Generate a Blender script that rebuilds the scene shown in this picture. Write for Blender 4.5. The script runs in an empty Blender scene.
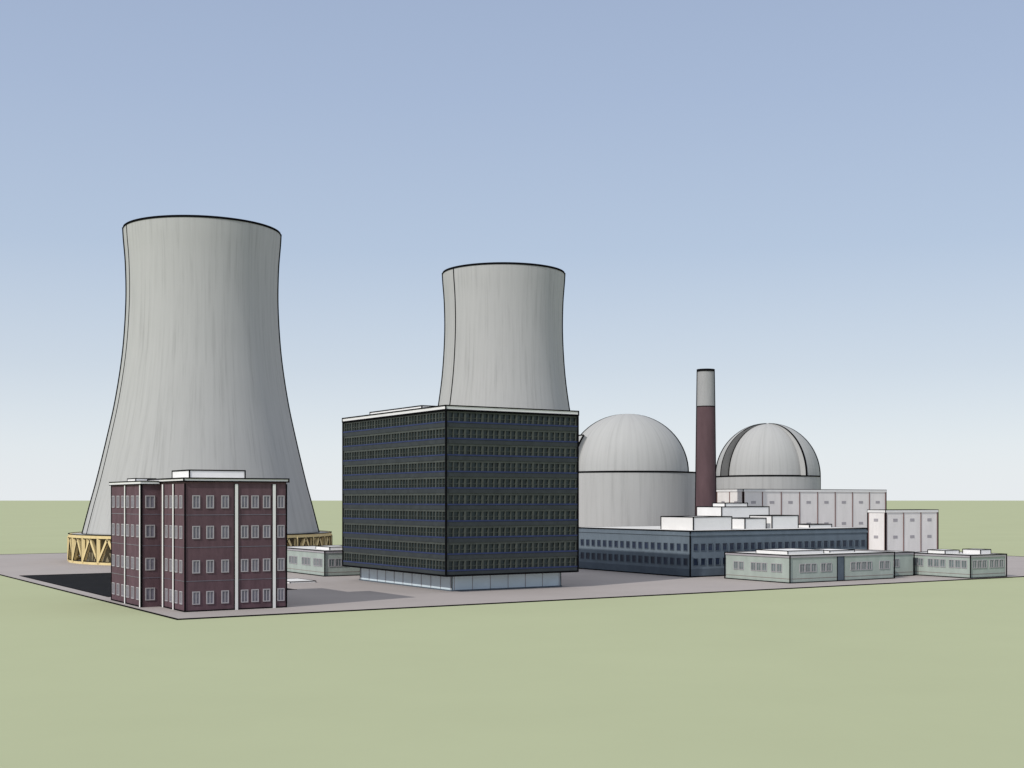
import bpy, math, random
from mathutils import Vector
random.seed(3)
TH=math.radians(32.3); CT,ST=math.cos(TH),math.sin(TH)
OX,OY=-50.1,192.0
def W(a,b): return (OX+a*CT-b*ST, OY+a*ST+b*CT)
scene=bpy.context.scene
scene.view_settings.view_transform='Standard'
scene.view_settings.look='None'; scene.view_settings.exposure=0

# ---------------- materials
def mat(name,col,rough=0.85,scale=0.3,var=0.10,stretch=(1,1,1),fine=True,spec=0.2):
    m=bpy.data.materials.new(name); m.use_nodes=True
    nt=m.node_tree; N=nt.nodes; L=nt.links
    bs=N['Principled BSDF']; bs.inputs['Roughness'].default_value=rough
    bs.inputs['Specular IOR Level'].default_value=spec
    tc=N.new('ShaderNodeTexCoord'); mp=N.new('ShaderNodeMapping')
    mp.inputs['Scale'].default_value=stretch
    L.new(tc.outputs['Object'],mp.inputs['Vector'])
    no=N.new('ShaderNodeTexNoise'); no.inputs['Scale'].default_value=scale
    no.inputs['Detail'].default_value=6; no.inputs['Roughness'].default_value=0.65
    L.new(mp.outputs['Vector'],no.inputs['Vector'])
    r=N.new('ShaderNodeValToRGB')
    r.color_ramp.elements[0].position=0.3; r.color_ramp.elements[1].position=0.7
    r.color_ramp.elements[0].color=tuple(c*(1-var) for c in col)+(1,)
    r.color_ramp.elements[1].color=tuple(min(1,c*(1+var)) for c in col)+(1,)
    L.new(no.outputs['Fac'],r.inputs['Fac']); L.new(r.outputs['Color'],bs.inputs['Base Color'])
    return m
def tower_mat(name,col,k=14,var=0.12,zs=0.012):
    m=bpy.data.materials.new(name); m.use_nodes=True
    nt=m.node_tree; N=nt.nodes; L=nt.links
    bs=N['Principled BSDF']; bs.inputs['Roughness'].default_value=0.9
    bs.inputs['Specular IOR Level'].default_value=0.15
    tc=N.new('ShaderNodeTexCoord'); sp=N.new('ShaderNodeSeparateXYZ')
    L.new(tc.outputs['Object'],sp.inputs[0])
    cb=N.new('ShaderNodeCombineXYZ'); L.new(sp.outputs[0],cb.inputs[0]); L.new(sp.outputs[1],cb.inputs[1])
    nm=N.new('ShaderNodeVectorMath'); nm.operation='NORMALIZE'; L.new(cb.outputs[0],nm.inputs[0])
    s2=N.new('ShaderNodeSeparateXYZ'); L.new(nm.outputs[0],s2.inputs[0])
    mz=N.new('ShaderNodeMath'); mz.operation='MULTIPLY'; mz.inputs[1].default_value=zs; L.new(sp.outputs[2],mz.inputs[0])
    c2=N.new('ShaderNodeCombineXYZ'); L.new(s2.outputs[0],c2.inputs[0]); L.new(s2.outputs[1],c2.inputs[1]); L.new(mz.outputs[0],c2.inputs[2])
    n1=N.new('ShaderNodeTexNoise'); n1.inputs['Scale'].default_value=k; n1.inputs['Detail'].default_value=5; n1.inputs['Roughness'].default_value=0.7
    L.new(c2.outputs[0],n1.inputs['Vector'])
    r=N.new('ShaderNodeValToRGB')
    r.color_ramp.elements[0].position=0.3; r.color_ramp.elements[1].position=0.47
    r.color_ramp.elements[0].color=tuple(c*(1-var) for c in col)+(1,)
    r.color_ramp.elements[1].color=tuple(c for c in col)+(1,)
    e=r.color_ramp.elements.new(0.7); e.color=tuple(c*(1+var*0.4) for c in col)+(1,)
    L.new(n1.outputs['Fac'],r.inputs['Fac'])
    n2=N.new('ShaderNodeTexNoise'); n2.inputs['Scale'].default_value=0.06; n2.inputs['Detail'].default_value=6
    L.new(tc.outputs['Object'],n2.inputs['Vector'])
    mr=N.new('ShaderNodeMapRange'); mr.inputs['To Min'].default_value=0.96; mr.inputs['To Max'].default_value=1.04
    L.new(n2.outputs['Fac'],mr.inputs['Value'])
    vm=N.new('ShaderNodeVectorMath'); vm.operation='SCALE'
    L.new(r.outputs['Color'],vm.inputs[0]); L.new(mr.outputs[0],vm.inputs['Scale'])
    L.new(vm.outputs[0],bs.inputs['Base Color'])
    return m
M={}
M['edge']=mat('dark_trim_and_outline',(0.006,0.006,0.007),0.95,1,0.1,spec=0.0)
M['tower']=tower_mat('streaked_concrete',(0.415,0.415,0.408),26,0.16,0.0015)
M['dome']=tower_mat('dome_concrete',(0.425,0.425,0.418),16,0.14,0.002)
M['domedark']=mat('dome_shade_concrete',(0.17,0.168,0.164),0.9,0.3,0.15,(1,1,.3))  # dark tone paints the shade on the outer shell's cut face
M['yellow']=mat('yellow_painted_steel',(0.72,0.58,0.30),0.6,0.5,0.10)
M['yellowd']=mat('inlet_shade_wall',(0.30,0.26,0.17),0.9,0.3,0.2)  # dark yellow stands in for shade inside the open inlet
M['grass']=mat('grass_field',(0.430,0.460,0.292),1.0,0.02,0.025,spec=0.0)
M['pave']=mat('concrete_pavement',(0.39,0.352,0.335),0.9,0.05,0.06)
M['asph']=mat('asphalt',(0.014,0.014,0.016),0.9,0.2,0.2,spec=0.05)
M['brick']=mat('maroon_brick',(0.110,0.066,0.078),0.9,0.8,0.20,(1,1,.35))
M['white']=mat('white_paint',(0.76,0.75,0.74),0.7,0.3,0.05)
M['roof']=mat('white_roof_membrane',(0.66,0.65,0.63),0.9,0.2,0.08)
M['frame']=mat('window_frame',(0.38,0.36,0.38),0.6,1,0.05)
M['pane']=mat('window_pane',(0.16,0.15,0.19),0.25,0.4,0.35,spec=0.5)
M['dglass']=mat('dark_glass',(0.017,0.028,0.032),0.35,0.35,0.5,(1,1,1),spec=0.4)
M['spand']=mat('dark_spandrel',(0.040,0.047,0.050),0.7,0.4,0.2)
M['mull']=mat('grey_mullion',(0.066,0.074,0.066),0.6,0.6,0.2)
M['blue']=mat('navy_band',(0.030,0.042,0.110),0.6,0.5,0.2)
M['lblue']=mat('lobby_glazing',(0.66,0.76,0.82),0.4,0.3,0.05,spec=0.4)
M['slate']=mat('slate_blue_cladding',(0.145,0.18,0.215),0.8,0.4,0.12,(1,1,.4))
M['slated']=mat('slate_blue_plinth',(0.095,0.12,0.15),0.8,0.4,0.12)
M['navy']=mat('navy_window',(0.018,0.028,0.055),0.3,0.4,0.4,spec=0.4)
M['green']=mat('pale_green_cladding',(0.36,0.41,0.375),0.85,0.4,0.10,(1,1,.4))
M['greend']=mat('green_window',(0.15,0.185,0.185),0.35,0.5,0.35,spec=0.4)
M['panel']=mat('white_wall_panel',(0.78,0.75,0.73),0.85,0.4,0.07,(1,1,.25))
M['pier']=mat('brown_pier',(0.22,0.14,0.13),0.85,0.5,0.12)
M['stackred']=mat('red_brown_stack',(0.10,0.062,0.068),0.85,0.4,0.18,(1,1,.2))
M['stackgrey']=mat('stack_concrete',(0.33,0.33,0.33),0.85,0.4,0.12,(1,1,.2))

# ---------------- mesh helpers
class Geo:
    def __init__(s): s.v=[]; s.f=[]
    def box(s,x0,x1,y0,y1,z0,z1):
        if x1<x0:x0,x1=x1,x0
        if y1<y0:y0,y1=y1,y0
        n=len(s.v)
        s.v+=[(x0,y0,z0),(x1,y0,z0),(x1,y1,z0),(x0,y1,z0),(x0,y0,z1),(x1,y0,z1),(x1,y1,z1),(x0,y1,z1)]
        s.f+=[tuple(n+i for i in q) for q in ((0,3,2,1),(4,5,6,7),(0,1,5,4),(1,2,6,5),(2,3,7,6),(3,0,4,7))]
    def beam(s,p,q,w):
        p=Vector(p);q=Vector(q);d=(q-p).normalized()
        up=Vector((0,0,1)) if abs(d.z)<0.95 else Vector((1,0,0))
        a=d.cross(up).normalized()*w/2; b=d.cross(a).normalized()*w/2
        n=len(s.v)
        for c in (p,q): s.v+=[tuple(c-a-b),tuple(c+a-b),tuple(c+a+b),tuple(c-a+b)]
        s.f+=[tuple(n+i for i in k) for k in ((0,1,2,3),(7,6,5,4),(0,4,5,1),(1,5,6,2),(2,6,7,3),(3,7,4,0))]
    def lathe(s,prof,n,a0=0,a1=360,closed=False):
        base=len(s.v); full=abs(a1-a0-360)<1e-6
        cols=n if full else n+1; m=len(prof)
        for i in range(cols):
            t=math.radians(a0+(a1-a0)*i/n); c,sn=math.cos(t),math.sin(t)
            for r,z in prof: s.v.append((r*c,r*sn,z))
        mm=m if closed else m-1
        for i in range(n):
            j=(i+1)%cols
            for k in range(mm):
                l=(k+1)%m
                s.f.append((base+i*m+k,base+j*m+k,base+j*m+l,base+i*m+l))
        if closed and not full:
            s.f.append(tuple(base+k for k in range(m))[::1])
            s.f.append(tuple(base+(cols-1)*m+k for k in range(m))[::-1])
def make(name,g,m,parent=None,smooth=False,off=(0,0)):
    me=bpy.data.meshes.new(name)
    me.from_pydata([(x-off[0],y-off[1],z) for x,y,z in g.v],[],g.f)
    me.materials.append(M[m]); me.update()
    if smooth:
        for p in me.polygons:p.use_smooth=True
    o=bpy.data.objects.new(name,me); scene.collection.objects.link(o)
    if parent:o.parent=parent
    return o
def empty(name,loc,rot=0):
    e=bpy.data.objects.new(name,None); e.location=loc; e.rotation_euler=(0,0,rot)
    scene.collection.objects.link(e); return e
G0=0.12
class Bld:
    def __init__(s,name,a,b):
        x,y=W(a,b); s.e=empty(name,(x,y,0),TH); s.off=(a,b); s.g={}
    def p(s,part,m):
        if part not in s.g: s.g[part]=(Geo(),m)
        return s.g[part][0]
    def box(s,part,m,*c): s.p(part,m).box(*c)
    def edges(s,a0,a1,b0,b1,z0,z1,w=0.2,bottom=True):
        g=s.p('edge_trim','edge'); h=w/2
        for a in(a0,a1):
            for b in(b0,b1): g.box(a-h,a+h,b-h,b+h,z0,z1+h)
        for z in ([z0+h,z1] if bottom else [z1]):
            for b in(b0,b1): g.box(a0+h,a1-h,b-h,b+h,z-h,z+h)
            for a in(a0,a1): g.box(a-h,a+h,b0+h,b1-h,z-h,z+h)
    def fbox(s,part,m,R,face,s0,s1,z0,z1,d0,d1):
        a0,a1,b0,b1=R; g=s.p(part,m)
        if face=='S': g.box(s0,s1,b0-d1,b0-d0,z0,z1)
        if face=='N': g.box(s0,s1,b1+d0,b1+d1,z0,z1)
        if face=='W': g.box(a0-d1,a0-d0,s0,s1,z0,z1)
        if face=='E': g.box(a1+d0,a1+d1,s0,s1,z0,z1)
    def window(s,R,face,c,w,z0,z1,fm='frame',pm='pane',t=0.16,cross=True):
        s.fbox('window_panes',pm,R,face,c-w/2,c+w/2,z0,z1,0.0,0.03)
        F=lambda *q:s.fbox('window_frames',fm,R,face,*q,-0.05,0.14)
        F(c-w/2-t,c-w/2,z0-t,z1+t);F(c+w/2,c+w/2+t,z0-t,z1+t)
        F(c-w/2,c+w/2,z0-t,z0);F(c-w/2,c+w/2,z1,z1+t)
        if cross:
            s.fbox('window_frames',fm,R,face,c-t*.35,c+t*.35,z0,z1,-0.05,0.1)
    def done(s):
        for k,(g,m) in s.g.items(): make(k,g,m,s.e,off=s.off)

# ---------------- ground
g=Geo(); S=40000
g.v=[(-S,-2000,0),(S,-2000,0),(S,S,0),(-S,S,0)]; g.f=[(0,1,2,3)]
make('grass_ground',g,'grass')
b=Bld('concrete_pavement',0,0)
b.box('slab','pave',0,292,0,255,-0.3,G0)
g=b.p('kerb_edge','edge'); w=.16
g.box(-w,292+w,-w,0,-.1,G0+.09);g.box(-w,292+w,255,255+w,-.1,G0+.09);g.box(-w,0,0,255,-.1,G0+.09);g.box(292,292+w,0,255,-.1,G0+.09)
b.done()
b=Bld('asphalt_parking_lot',3,50)
b.box('surface','asph',3,40,50,128,G0-.1,G0+.006)
b.box('kerb','edge',2.8,3,49.8,128.2,G0-.1,G0+.08); b.box('kerb','edge',3,40,128,128.2,G0-.1,G0+.08); b.box('kerb','edge',3,40,49.8,50,G0-.1,G0+.08)
b.done()
b=Bld('concrete_pad',46,68); b.box('pad','white',46,52,68,78,G0,.5); b.edges(46,52,68,78,G0,.5,.12,False); b.done()

# ---------------- cooling towers
def cr(pts,n=8):
    out=[]
    P=[pts[0]]+pts+[pts[-1]]
    for i in range(1,len(P)-2):
        p0,p1,p2,p3=P[i-1:i+3]
        for k in range(n):
            t=k/n
            out.append(tuple(0.5*((2*p1[j])+(-p0[j]+p2[j])*t+(2*p0[j]-5*p1[j]+4*p2[j]-p3[j])*t*t+(-p0[j]+3*p1[j]-3*p2[j]+p3[j])*t**3) for j in(0,1)))
    out.append(pts[-1]); return out
PROF=[(34.3,8.1),(32.3,16),(30.2,24),(27.4,36),(24.9,48),(22.9,62),(22.0,76),(22.1,87),(22.7,95),(22.9,98.4)]
def strip(g,prof,az,w,d):
    t=math.radians(az); n=len(g.v); ux,uy=math.cos(t),math.sin(t); tx,ty=-uy,ux
    for r,z in prof:
        for rr,s in((r-.3,-1),(r+d,-1),(r+d,1),(r-.3,1)):
            g.v.append((rr*ux+tx*w/2*s, rr*uy+ty*w/2*s, z))
    for i in range(len(prof)-1):
        for k in range(4):
            a=n+i*4+k; c=n+i*4+(k+1)%4
            g.f.append((a,c,c+4,a+4))
def cooling(loc,rs,zs,line_strips,lw):
    e=empty('cooling_tower',loc)
    pr=[(r*rs,8.1+(z-8.1)*zs) for r,z in cr(PROF)]
    g=Geo(); inner=[(r-1.0,z) for r,z in pr][::-1]
    g.lathe(pr+inner,128,closed=True)
    make('shell',g,'tower',e,True)
    top=pr[-1]; bot=pr[0]
    g=Geo()
    for (r,z) in (top,(bot[0],bot[1]+.1)):
        g.lathe([(r-.2,z-lw),(r+.12,z-lw),(r+.12,z+.06),(r-.2,z+.06)],128,closed=True)
    for az,ww,dd in line_strips: strip(g,pr,az,ww,dd)  # strips added as drawn outlines along the camera-view silhouette, plus one seam
    make('rim_outline_seam_strips',g,'edge',e)
    R=bot[0]+3.6; n=32
    gy=Geo(); ge=Geo()
    gy.lathe([(R-.6,7.3),(R+.3,7.3),(R+.3,8.2),(R-.6,8.2)],n*2,closed=True)
    gy.lathe([(R-.6,G0),(R+.3,G0),(R+.3,.9),(R-.6,.9)],n*2,closed=True)
    for zz in (8.25,7.2,.95): ge.lathe([(R+.25,zz-.08),(R+.42,zz-.08),(R+.42,zz+.1),(R+.25,zz+.1)],n*2,closed=True)
    P=lambda a,z,r=R:(r*math.cos(a),r*math.sin(a),z)
    for i in range(n):
        a=2*math.pi*i/n; a2=2*math.pi*(i+1)/n; am=(a+a2)/2
        gy.beam(P(a,.5),P(a,7.6),1.0)
        gy.beam(P(a,.6),P(am,7.4),.8); gy.beam(P(a2,.6),P(am,7.4),.8)
        for s in(-.014,):
            ge.beam(P(a+s,.9,R+.5),P(a+s,7.2,R+.5),.16)
        ge.beam(P(a+.016,.9,R+.42),P(am+.012,7.2,R+.42),.16)
        ge.beam(P(a2-.016,.9,R+.42),P(am-.012,7.2,R+.42),.16)
    make('inlet_legs',gy,'yellow',e); make('leg_edges',ge,'edge',e)
    g=Geo(); g.lathe([(bot[0]-1.2,8.05),(R-.6,8.05),(R-.6,8.15),(bot[0]-.9,8.15)],72,closed=True); make('ring_deck',g,'tower',e)
    g=Geo(); g.lathe([(bot[0]-3,G0),(bot[0]-1.5,G0),(bot[0]-1.5,8.0),(bot[0]-3,8.0)],72,closed=True); make('inlet_shade_wall',g,'yellowd',e)  # added dark wall behind the legs, painted as the inlet's shade
    return e
cooling((-92.7,384,0),1,1,[(196,.7,.35),(9.5,.7,.35),(213,.4,.1)],.55)
cooling((-3.1,475,0),0.985,1.04,[(182.5,.8,.4),(358,.8,.4),(217,.5,.1)],.65)

# ---------------- containment domes
def arc(R,H,zc,elmax=90,st=5):
    return [(max(.01,R*math.cos(math.radians(t))),zc+H*math.sin(math.radians(t))) for t in range(0,elmax+1,st)]
def dome(loc,R,H,Rc,zc,ro,ho,sector,elmax,strips,cap=False):
    e=empty('reactor_containment_building',loc)
    g=Geo(); g.lathe([(Rc,G0),(Rc,zc),(R-.5,zc)],96); make('drum_wall',g,'dome',e,False)
    g=Geo(); pr=arc(R,H,zc); g.lathe(pr,32); make('dome_shell',g,'dome',e,True)
    g=Geo(); o=arc(ro,ho,zc,elmax,4)
    i=arc(R-.4,H-.4,zc,elmax,4)[::-1]
    g.lathe(o+i,48,sector[0],sector[1],closed=True); make('outer_shell',g,'dome',e)
    ge=Geo()
    ge.lathe([(Rc-.1,zc-.25),(Rc+.13,zc-.25),(Rc+.13,zc+.2),(Rc-.1,zc+.2)],96,closed=True)
    ge.lathe([(R-.1,zc+.0),(R+.16,zc+.0),(R+.1,zc+.35),(R-.1,zc+.35)],96,closed=True)
    for az in sector: strip(ge,o,az,.5,.14)
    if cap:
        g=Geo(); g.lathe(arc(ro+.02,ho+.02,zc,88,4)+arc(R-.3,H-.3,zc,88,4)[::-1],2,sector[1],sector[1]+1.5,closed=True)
        make('shade_face',g,'domedark',e)  # added dark plate, shade of the cut face put into its colour
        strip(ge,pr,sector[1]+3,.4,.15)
    for az,kind in strips:
        if kind=='drum': strip(ge,[(Rc,G0),(Rc,zc)],az,.6,.25)
        if kind=='in': strip(ge,pr,az,.8,.35)
        if kind=='out': strip(ge,o,az,.8,.35)
        if kind=='seam': strip(ge,pr,az,.3,.08)
    if elmax<80:
        r,z=o[-1]; ge.lathe([(r-.1,z-.1),(r+.15,z-.1),(r+.15,z+.25),(r-.1,z+.25)],32,sector[0],sector[1],closed=True)
    make('edge_lines',ge,'edge',e)
dome((36,400,0),18.8,18.5,22.3,26.4,20.6,19.4,(150,212),36,[(352,'drum'),(352,'in'),(178,'in'),(178,'drum')])
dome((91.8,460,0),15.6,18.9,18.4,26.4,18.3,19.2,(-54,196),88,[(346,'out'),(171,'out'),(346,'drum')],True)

# ---------------- smokestack
e=empty('smokestack',(56,370,0))
g=Geo(); g.lathe([(3.1,G0),(2.55,45)],48); make('lower_shaft',g,'stackred',e,True)
g=Geo(); g.lathe([(2.55,45),(2.4,55.2),(2.4,55.6),(2.0,55.6),(2.0,50)],48); make('upper_shaft',g,'stackgrey',e,True)
g=Geo(); g.lathe([(2.3,55.1),(2.6,55.1),(2.6,55.75),(2.3,55.75)],48,closed=True); g.lathe([(2.5,44.9),(2.66,44.9),(2.66,45.1),(2.5,45.1)],48,closed=True)
SP=[(3.1,G0),(2.55,45),(2.4,55.5)]
strip(g,SP,173,.6,.2); strip(g,SP,350,.6,.2)
make('rim_lines',g,'edge',e)

# ---------------- glass office tower
b=Bld('glass_office_building',60.5,25.7)
R=(60.5,91.5,25.7,72.5); zb,zt=3.4,35.3; nf=10; fh=(zt-zb)/nf
b.box('lobby','lblue',63.7,89.5,29,70.3,G0,3.2)
b.box('lobby_plinth','slated',63.5,89.7,28.8,70.5,G0-.1,.35)
for k in range(7):
    c=64.2+k*4.15
    b.box('lobby_mullions','frame',c-.04,c+.04,28.9,29.0,.35,3.2)
for k in range(11):
    c=29.5+k*4.03
    b.box('lobby_mullions','frame',63.6,63.7,c-.04,c+.04,.35,3.2)
b.edges(63.7,89.5,29,70.3,G0,3.2,.16)
b.box('core_glazing','dglass',R[0]+.4,R[1]-.4,R[2]+.4,R[3]-.4,zb,zt)
b.box('soffit','spand',*R,3.2,zb)
for i in range(nf):
    z=zb+i*fh
    b.box('spandrels','spand',*R,z+.003,z+.85)
    b.box('navy_bands','blue',R[0]-.06,R[1]+.06,R[2]-.06,R[3]+.06,z+.85,z+1.12)
    b.box('window_heads','mull',R[0]+.1,R[1]-.1,R[2]+.1,R[3]-.1,z+fh-.42,z+fh)
    b.box('transoms','mull',R[0]+.22,R[1]-.22,R[2]+.22,R[3]-.22,z+1.75,z+1.87)
def mulls(face,s0,s1):
    n=int(round((s1-s0)/1.3))
    for k in range(n+1):
        c=s0+.12+(s1-s0-.24)*k/n
        w=.2 if k%3==0 else .1
        for i in range(nf):
            z=zb+i*fh
            b.fbox('mullions','mull',R,face,c-w,c+w,z+1.12,z+fh-.42,-.41,-.08)
for f in'SN': mulls(f,R[0]+.3,R[1]-.3)
for f in'WE': mulls(f,R[2]+.3,R[3]-.3)
b.box('roof_slab','roof',R[0]+.3,R[1]-.3,R[2]+.3,R[3]-.3,zt,zt+.3)
for q in((R[0]-.1,R[1]+.1,R[2]-.1,R[2]+.35),(R[0]-.1,R[1]+.1,R[3]-.35,R[3]+.1),(R[0]-.1,R[0]+.35,R[2]+.35,R[3]-.35),(R[1]-.35,R[1]+.1,R[2]+.35,R[3]-.35)):
    b.box('parapet','white',*q,zt+.003,zt+.9)
b.edges(R[0]-.1,R[1]+.1,R[2]-.1,R[3]+.1,zt,zt+.9,.22)
b.edges(*R,zb-.15,zt,.3)
b.box('roof_penthouse','white',64,84,42,66,zt+.3,37.3); b.edges(64,84,42,66,zt+.3,37.3,.2,False)
b.done()

# ---------------- brick office building
b=Bld('brick_office_building',4.7,11.2)
Z=20.9
Rm=(4.7,21.9,11.2,30.0)
Rw=(1.5,18.0,24.0,42.5)
b.box('main_block','brick',*Rm,G0,Z); b.box('wing_block','brick',1.5,17.9,24.0,42.5,G0,Z-.25)
rows=(2.2,7.2,12.7,17.6)
def wcol(R,f,c,w=.95):
    for z in rows: b.window(R,f,c,w,z-.8,z+1.0,t=.15)
def pil(R,f,c,w=.5):
    b.fbox('pilasters','white',R,f,c-w/2,c+w/2,G0,Z-.3,-.05,.2)
    for q in(-1,1):
        b.fbox('edge_trim','edge',R,f,c+q*(w/2+.06)-.06,c+q*(w/2+.06)+.06,G0,Z-.3,-.05,.16)
for c in(6.5,8.8,11.3,14.6,16.4,18.4,20.9): wcol(Rm,'S',c)
for c in(13.2,19.7): pil(Rm,'S',c)
for c in(13.0,15.4,18.2,20.6): wcol(Rm,'W',c)
pil(Rm,'W',16.8); pil(Rm,'W',22.4,.6)
for c in(26,29,32,35,38,41): wcol(Rw,'W',c,1.3)
pil(Rw,'W',33.5); pil(Rw,'W',24.5)
wcol(Rw,'S',2.9,1.3)
for c in(13.5,16,19,22,26,28.5): wcol(Rm,'E',c)
for c in(4,7,10,13,16): wcol(Rw,'N',c)
for z in(5.0,10.4,15.6):
    for R_,f,s0,s1 in((Rm,'S',4.8,21.8),(Rm,'W',11.3,23.9),(Rw,'W',24.1,42.4),(Rw,'S',1.6,4.6),(Rm,'E',11.3,29.9),(Rw,'N',1.6,17.8)):
        b.fbox('floor_joints','pane',R_,f,s0,s1,z-.04,z+.05,-.02,.05)
b.box('main_parapet','white',4.4,22.2,10.9,30.3,Z+.004,Z+.6); b.edges(4.4,22.2,10.9,30.3,Z,Z+.6,.2)
b.box('wing_parapet','white',1.2,18.2,30.31,42.8,Z-.25,Z+.25); b.box('wing_parapet','white',1.2,4.39,23.7,30.3,Z-.25,Z+.25)
g=b.p('edge_trim','edge')
g.box(1.12,1.28,23.62,42.88,Z+.17,Z+.33); g.box(1.28,4.3,23.62,23.78,Z+.17,Z+.33)
g.box(1.12,1.28,23.62,42.88,Z-.33,Z-.2); g.box(1.28,4.3,23.62,23.78,Z-.33,Z-.2)
for (a,bb) in((4.7,11.2),(21.9,11.2),(1.5,24),(1.5,42.5),(21.9,30)): g.box(a-.11,a+.11,bb-.11,bb+.11,G0,Z-.26)
for q in((4.7,21.9,11.1,11.2),(1.4,1.5,24,42.5),(4.6,4.7,11.2,24)): g.box(*q,G0,G0+.2)
b.box('roof_penthouse','white',7,16.5,16,25,Z+.6,22.9); b.edges(7,16.5,16,25,Z+.6,22.9,.2,False)
b.box('roof_hatch','white',2.5,6,31,36,Z+.25,Z+.8); b.edges(2.5,6,31,36,Z+.25,Z+.8,.14,False)
b.done()

# ---------------- slate turbine hall
b=Bld('slate_turbine_hall',132.4,38.7)
R=(132.4,191,38.7,85.5); Z=10.8
b.box('walls','slate',*R,2.0,Z); b.box('plinth','slated',R[0]-.05,R[1]+.05,R[2]-.05,R[3]+.05,G0,2.0)
for z0 in(2.9,6.3):
    n=19
    for k in range(n):
        c=R[2]+1.6+k*(R[3]-R[2]-3.2)/(n-1)
        for f in'WE': b.window(R,f,c,1.25,z0,z0+1.5,'slated','navy',.1,False)
    n=26
    for k in range(n):
        c=R[0]+1.6+k*(R[1]-R[0]-3.2)/(n-1)
        for f in'SN': b.window(R,f,c,1.25,z0,z0+1.5,'slated','navy',.1,False)
b.box('roof','roof',R[0]+.3,R[1]-.3,R[2]+.3,R[3]-.3,Z+.004,Z+.1)
for f,s0,s1 in(('S',R[0],R[1]),('N',R[0],R[1]),('W',R[2],R[3]),('E',R[2],R[3])): b.fbox('eaves_band','slate',R,f,s0,s1,Z-1.1,Z-.6,0,.2)
b.edges(*R,G0,Z,.26)
for q in((137,149,43,55,14.0),(156,163,46,54,13.5),(165,174,46,54,14.1),(168,185,68,78,16.2),(171,179,70,75,17.2),(180,188,48,54,11.7),(150,158,60,70,13.0)):
    b.box('roof_units','white',*q[:4],Z+.1,q[4]-.001*q[0]/10); b.edges(*q[:4],Z+.1,q[4],.22,False)
b.done()

# ---------------- white auxiliary buildings
def whiteb(a0,a1,b0,b1,Z,sp):
    b=Bld('white_auxiliary_building',a0,b0); R=(a0,a1,b0,b1)
    b.box('walls','panel',*R,G0,Z)
    for f,s0,s1 in(('S',a0,a1),('N',a0,a1),('W',b0,b1),('E',b0,b1)):
        n=max(1,round((s1-s0)/sp))
        for k in range(n+1):
            c=s0+(s1-s0)*k/n
            c=min(max(c,s0+.25),s1-.25)
            b.fbox('piers','pier',R,f,c-.15,c+.15,G0,Z-.6,-.02,.15)
            if k<n:
                m=(s1-s0)/n
                for zz in (Z*.82,Z*.5): b.fbox('vents','frame',R,f,c+m*.38,c+m*.62,zz-.4,zz+.4,0,.07)
        b.fbox('coping','white',R,f,s0,s1,Z-.55,Z+.1,-.02,.22)
    b.box('roof','roof',a0+.3,a1-.3,b0+.3,b1-.3,Z+.004,Z+.05)
    b.edges(a0,a1,b0,b1,G0,Z+.1,.36); b.done()
whiteb(205,267.4,100,112,21.1,8)
whiteb(222,244,60,66.5,15.0,7.3)

# ---------------- low green buildings
def green(a0,a1,b0,b1,Z,gS,gW,units,recess=()):
    b=Bld('low_green_office_building',a0,b0); R=(a0,a1,b0,b1)
    b.box('walls','green',*R,G0,Z)
    for f,groups in(('S',gS),('N',gS),('W',gW),('E',gW)):
        for c,n in groups:
            for k in range(n):
                cc=c+(k-(n-1)/2)*1.75
                b.window(R,f,cc,1.25,2.5,4.1,'frame','greend',.13,True)
    for f,s0,s1 in(('S',a0,a1),('N',a0,a1),('W',b0,b1),('E',b0,b1)):
        b.fbox('sill_band','pier',R,f,s0+.1,s1-.1,1.0,1.08,-.02,.04)
        b.fbox('coping','frame',R,f,s0,s1,Z-.4,Z+.12,-.02,.2)
    for c in recess:
        b.fbox('door_recess','slated',R,'S',c-1.0,c+1.0,G0,Z-.4,-.01,.06)
        b.fbox('edge_trim','edge',R,'S',c-1.12,c-1.0,G0,Z-.4,-.01,.12); b.fbox('edge_trim','edge',R,'S',c+1.0,c+1.12,G0,Z-.4,-.01,.12)
    b.box('roof','roof',a0+.3,a1-.3,b0+.3,b1-.3,Z+.004,Z+.06)
    b.edges(a0-.18,a1+.18,b0-.18,b1+.18,G0,Z+.12,.2)
    for q in units:
        b.box('roof_units','white',*q[:4],Z+.06,q[4]); b.edges(*q[:4],Z+.06,q[4],.16,False)
    b.done()
green(136.7,169,11,31.3,6.0,[(142,3),(147.5,2),(158.5,4),(166,2)],[(15,2),(20.5,3),(27,2)],[(141,152,16,26,6.8),(156,164,18,26,6.5)],(152,))
green(171,181.5,16,34,5.6,[(175,2)],[(21,2),(28,2)],[])
green(183.8,196.3,1.6,19.5,5.3,[(187,3),(193,3)],[(5,3),(11,3),(16.5,2)],[(185.5,190.5,10,15,6.2),(191.8,195.5,5,10,6.4)],())
green(62.6,82,87,118,6.0,[(66,3),(73,3)],[(91,3),(98,3),(106,3),(114,2)],[(66,72,92,100,6.8)],())

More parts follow.
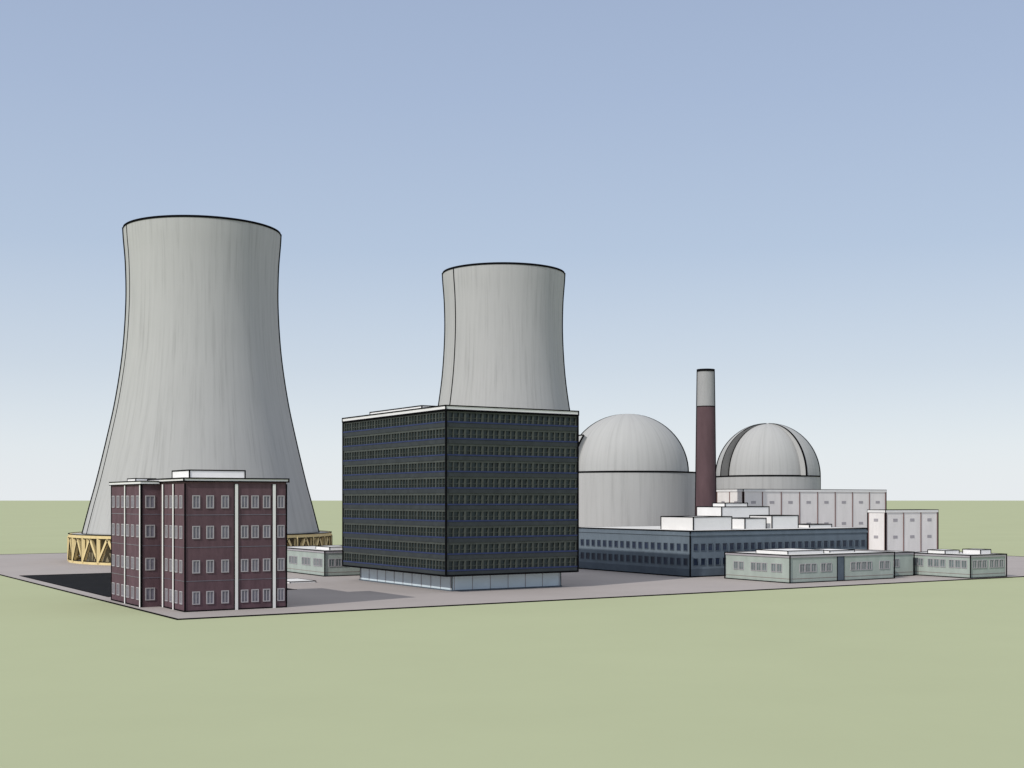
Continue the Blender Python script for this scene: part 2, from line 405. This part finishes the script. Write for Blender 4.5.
# ---------------- world, sun, camera
el=math.radians(36); sx,sy=-.657,-.754
w=bpy.data.worlds.new('World'); scene.world=w; w.use_nodes=True
nt=w.node_tree; bg=nt.nodes['Background']; N=nt.nodes; L=nt.links
sk=N.new('ShaderNodeTexSky'); sk.sky_type='NISHITA'; sk.sun_disc=False
sk.sun_elevation=el; sk.sun_rotation=math.atan2(sx,sy)
sk.air_density=1.0; sk.dust_density=1.0; sk.ozone_density=1.5
tc=N.new('ShaderNodeTexCoord'); sp=N.new('ShaderNodeSeparateXYZ'); L.new(tc.outputs['Generated'],sp.inputs[0])
r=N.new('ShaderNodeValToRGB'); L.new(sp.outputs[2],r.inputs['Fac'])
cols=[(0.0,(.86,.895,.93)),(.04,(.79,.845,.895)),(.10,(.64,.715,.81)),(.19,(.49,.59,.745)),(.30,(.415,.51,.69)),(.38,(.375,.465,.645)),(.6,(.62,.66,.74)),(1.0,(.78,.80,.85))]
cr_=r.color_ramp
cr_.elements[0].position=0; cr_.elements[0].color=cols[0][1]+(1,)
cr_.elements[1].position=1; cr_.elements[1].color=cols[-1][1]+(1,)
for p,c in cols[1:-1]:
    e=cr_.elements.new(p); e.color=c+(1,)
sc=N.new('ShaderNodeVectorMath'); sc.operation='SCALE'; sc.inputs['Scale'].default_value=10.0; L.new(r.outputs[0],sc.inputs[0])
mx=N.new('ShaderNodeMix'); mx.data_type='RGBA'; mx.inputs[0].default_value=.88
L.new(sk.outputs[0],mx.inputs[6]); L.new(sc.outputs[0],mx.inputs[7]); L.new(mx.outputs[2],bg.inputs[0])
bg.inputs[1].default_value=0.10
ld=bpy.data.lights.new('sun','SUN'); ld.energy=2.7; ld.angle=math.radians(.5); ld.color=(1,.96,.90)
lo=bpy.data.objects.new('sun',ld); scene.collection.objects.link(lo)
d=Vector((-sx*math.cos(el),-sy*math.cos(el),-math.sin(el)))
lo.rotation_euler=d.to_track_quat('-Z','Y').to_euler(); lo.location=(-100,-100,200)
cd=bpy.data.cameras.new('camera'); cam=bpy.data.objects.new('camera',cd); scene.collection.objects.link(cam)
cam.location=(0,0,18); cam.rotation_euler=(math.radians(90),0,0)
cd.sensor_width=36; cd.lens=45; cd.shift_y=116/1024; cd.clip_end=100000; cd.clip_start=1
scene.camera=cam
